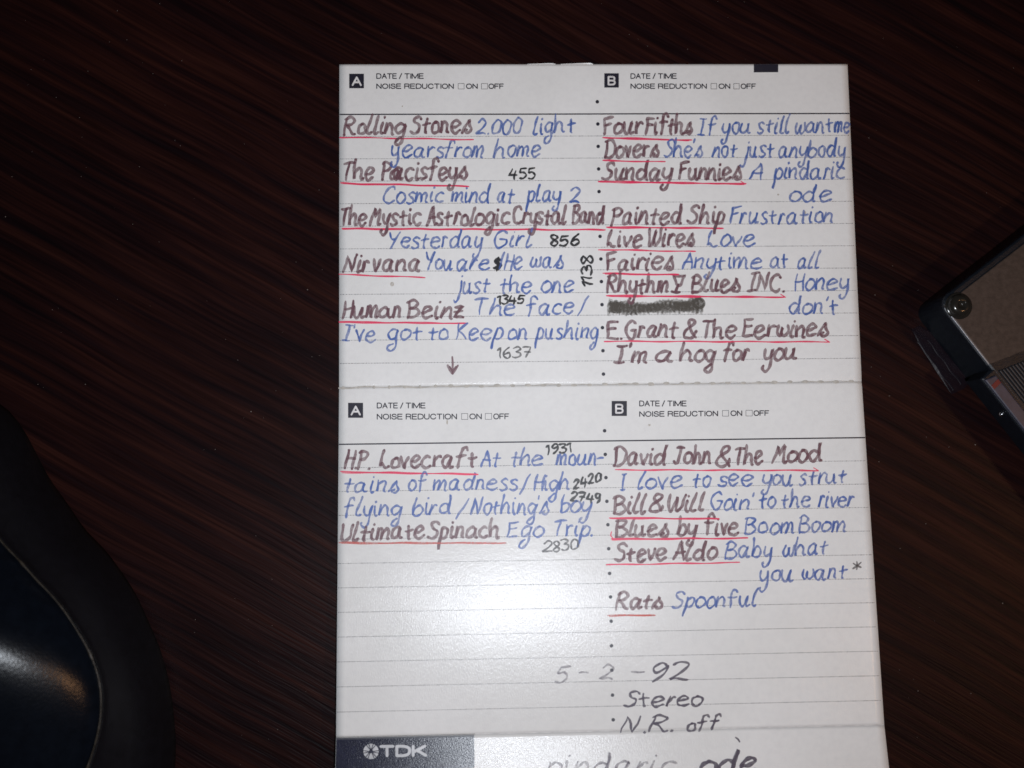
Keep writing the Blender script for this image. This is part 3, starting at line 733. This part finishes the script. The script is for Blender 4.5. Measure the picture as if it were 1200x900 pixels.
def prism(poly, z0, z1, bev=.4):
    """bevelled prism over a polygon given in (s,t); returns V,F"""
    c = (sum(p[0] for p in poly)/len(poly), sum(p[1] for p in poly)/len(poly)); m_ = len(poly)
    def inset(d):
        out = []
        for i in range(m_):
            p0, p1, p2 = poly[i-1], poly[i], poly[(i+1) % m_]
            def nrm(a, b):
                dx, dy = b[0]-a[0], b[1]-a[1]; l = math.hypot(dx, dy) or 1; q = (-dy/l, dx/l)
                mid = ((a[0]+b[0])/2, (a[1]+b[1])/2)
                return q if (c[0]-mid[0])*q[0]+(c[1]-mid[1])*q[1] > 0 else (-q[0], -q[1])
            n1, n2 = nrm(p0, p1), nrm(p1, p2); bx, by = n1[0]+n2[0], n1[1]+n2[1]; k = d/max(.3, (bx*n1[0]+by*n1[1]))
            out.append((p1[0]+bx*k, p1[1]+by*k))
        return out
    rings = [(poly, z0), (poly, z1-bev), (inset(bev*.35), z1-bev*.3), (inset(bev), z1)]
    V, F = [], []
    for pl, z in rings: V += [D(s, t, z) for s, t in pl]
    for k in range(3):
        for i in range(m_):
            j = (i+1) % m_; F.append((k*m_+i, k*m_+j, (k+1)*m_+j, (k+1)*m_+i))
    F.append(tuple(3*m_+i for i in range(m_))); F.append(tuple(range(m_))[::-1])
    return V, F
def fix(o):
    bm = bmesh.new(); bm.from_mesh(o.data); bmesh.ops.recalc_face_normals(bm, faces=bm.faces[:]); bm.to_mesh(o.data); bm.free()
def rrect(s0, s1, t0, t1, r, k=5):
    out = []
    for (cx_, cy_, a0) in ((s1-r, t1-r, 0), (s0+r, t1-r, 90), (s0+r, t0+r, 180), (s1-r, t0+r, 270)):
        for i in range(k+1):
            a = math.radians(a0+90*i/k); out.append((cx_+r*math.cos(a), cy_+r*math.sin(a)))
    return out
V, F = prism(rrect(-1.35, 96, -1.9, 60, 2.6), TZ+.02, TH, .5); fix(mesh_obj('body', V, F, M_dev, dev))
V, F = prism([(-3.95, 14.3), (.5, 14.0), (.5, 59.4), (-3.95, 59.4)], 4.4, TH-.02, .45); fix(mesh_obj('side_lip', V, F, M_dev, dev))
# (s,t) of a pixel on the plate level
def st(x, y, z=11.): q = on_plane(x, y, z)[:2]-O; return (float(q@ea), float(q@eb))
c0 = st(1112, 366); c1 = st(1161, 428); c2 = st(1123, 345)
sm = st(1200, 412.6); dirm = ((sm[0]-c1[0]), (sm[1]-c1[1])); kk = 60/dirm[0]
far = (c1[0]+dirm[0]*kk, c1[1]+dirm[1]*kk)
plate = [(c0[0], c0[1]), (c0[0]+.25, c0[1]-1.5), (c2[0]-.6, c2[1]-.1), (c2[0]+.4, c2[1]), (far[0], c2[1]+.2), (far[0], far[1]), (c1[0]+.1, c1[1]-.15), (c1[0]-.1, c1[1]-.5)]
V, F = prism(plate, TH-.2, 11.1, .18); pl = mesh_obj('metal_plate', V, F, M_plate, dev); fix(pl)
V, F = prism([(c0[0]-.22, c0[1]), (c0[0]+.05, c0[1]), (c1[0]-.05, c1[1]-.3), (c1[0]-.3, c1[1]-.3)], TH-.2, 11.16, .05); fix(mesh_obj('plate_edge', V, F, M_edge, pl))
# screw: domed head with a cross recess
sx_, sy_ = st(1125, 358, 11.6)
V, F = [], []; nn = 36
prof = [(2.55, 11.05), (2.5, 11.2), (2.25, 11.25), (2.15, 11.3), (2.1, 11.7), (1.85, 12.1), (1.4, 12.4), (.9, 12.52), (.75, 12.3), (.3, 12.0), (.02, 11.95)]
for r_, z in prof:
    for i in range(nn):
        a = 2*math.pi*i/nn
        q = r_*(1-.28*abs(math.sin(2*a))) if r_ in (.75, .3) else r_
        V.append(D(sx_+q*math.cos(a), sy_+q*math.sin(a), z))
for k in range(len(prof)-1):
    for i in range(nn): j = (i+1) % nn; F.append((k*nn+i, k*nn+j, (k+1)*nn+j, (k+1)*nn+i))
F.append(tuple((len(prof)-1)*nn+i for i in range(nn)))
sc_ = mesh_obj('screw', V, F, M_screw, dev, smooth=True); fix(sc_)
# strip with the red mark
a0 = st(1154, 445); a1 = st(1166, 438.5)
sw = .5; s_in = a1[0]+.2
V, F = prism([(a0[0], a0[1]), (a1[0]+.1, a1[1]+.3), (a1[0]+.1, 58), (a0[0], 58)], TH-.2, 11.0, .25); stp = mesh_obj('side_strip', V, F, M_strip, dev); fix(stp)
rm0 = st(1160, 453)[1]
V, F = prism([(a0[0]+.25, rm0), (a1[0]-.1, rm0-.2), (a1[0]-.1, rm0+.75), (a0[0]+.25, rm0+.9)], 10.9, 11.06, .04); fix(mesh_obj('red_mark', V, F, M_redm, stp))
# ribbed grip
k0 = a1[0]+1.1; slope = dirm[1]/dirm[0]; V, F = [], []
k = 0
while k0+k*.62 < 40:
    s0 = k0+k*.62; t0 = c1[1]+(s0-c1[0])*slope+1.6
    v, f = prism([(s0, t0), (s0+.40, t0+.4*slope), (s0+.40, 56), (s0, 56)], TH-.1, 11.0, .12)
    b = len(V); V += v; F += [tuple(q+b for q in g) for g in f]; k += 1
gp = mesh_obj('ribbed_grip', V, F, M_grip, dev, kind='stuff'); fix(gp)
# small rivet on the lower side that catches the flash
_c, _d = ray(1174, 485); _k = (-3.95-float((_c[:2]-O)@ea))/float(_d[:2]@ea); _q = _c+_d*_k
rs, rt, rz = -4.0, float((_q[:2]-O)@eb), float(_q[2])
bm = bmesh.new(); bmesh.ops.create_uvsphere(bm, u_segments=16, v_segments=10, radius=.55*MM)
me = bpy.data.meshes.new('rivet'); bm.to_mesh(me); bm.free(); me.materials.append(plain('bright_rivet', (.6, .6, .62), .15, metal=1))
for p in me.polygons: p.use_smooth = True
o = bpy.data.objects.new('rivet', me); C.objects.link(o); o.parent = dev
o.location = Vector(D(rs, rt, rz))*MM-dev.location
# thin see-through violet-grey strip on the table beside it
def tpx(x, y, z=0.): q = on_plane(x, y, z); return (q[0], q[1])
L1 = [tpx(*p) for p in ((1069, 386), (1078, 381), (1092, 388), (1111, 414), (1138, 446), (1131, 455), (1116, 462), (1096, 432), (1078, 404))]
def low_strip(pts, z0, z1, inset_):
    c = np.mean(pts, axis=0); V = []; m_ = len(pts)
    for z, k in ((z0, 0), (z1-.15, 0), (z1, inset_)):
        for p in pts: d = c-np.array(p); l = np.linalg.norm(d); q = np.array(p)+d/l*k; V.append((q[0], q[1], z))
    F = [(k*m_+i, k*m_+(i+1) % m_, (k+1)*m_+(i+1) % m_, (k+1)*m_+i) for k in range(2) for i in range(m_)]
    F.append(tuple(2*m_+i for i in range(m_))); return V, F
V, F = low_strip(L1, TZ+.02, TZ+.4, .5); lg = mesh_obj('table_strip', V, F, M_violet_strip, dev); fix(lg)
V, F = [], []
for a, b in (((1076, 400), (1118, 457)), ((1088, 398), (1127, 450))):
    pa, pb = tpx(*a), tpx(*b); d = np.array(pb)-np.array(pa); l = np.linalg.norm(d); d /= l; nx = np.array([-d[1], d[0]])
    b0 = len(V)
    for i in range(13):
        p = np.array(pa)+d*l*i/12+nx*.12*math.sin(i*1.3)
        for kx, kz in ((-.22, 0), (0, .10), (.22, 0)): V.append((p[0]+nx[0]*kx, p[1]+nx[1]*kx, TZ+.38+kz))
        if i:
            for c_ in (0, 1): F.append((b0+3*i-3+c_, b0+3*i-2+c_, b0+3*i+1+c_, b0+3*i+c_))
fix(mesh_obj('table_strip_ridge', V, F, M_violet_strip, lg, smooth=True))

# ------------------------------------------------------------------ dust on the wood
V, F = [], []
rd = random.Random(3)
for k in range(260):
    x, y = rd.uniform(0, 1200), rd.uniform(0, 900)
    q = on_plane(x, y, TZ)
    if -1 < q[0] < W+1 and q[1] < 1: continue
    if q[0] < -28 and q[1] < -64: continue
    r = rd.uniform(.03, .08)*(1.7 if rd.random() < .08 else 1); b = len(V); a = rd.uniform(0, 6)
    for i in range(4): V.append((q[0]+r*math.cos(a+i*1.57)*rd.uniform(.7, 1.5), q[1]+r*math.sin(a+i*1.57), TZ+.01))
    V.append((q[0], q[1], TZ+.01+r*.8))
    for i in range(4): F.append((b+i, b+(i+1) % 4, b+4))
dst = mesh_obj('dust', V, F, plain('pale_dust', (.22, .19, .17), .8)); dst['kind'] = 'stuff'; dst['label'] = 'pale dust specks scattered on the dark wood'
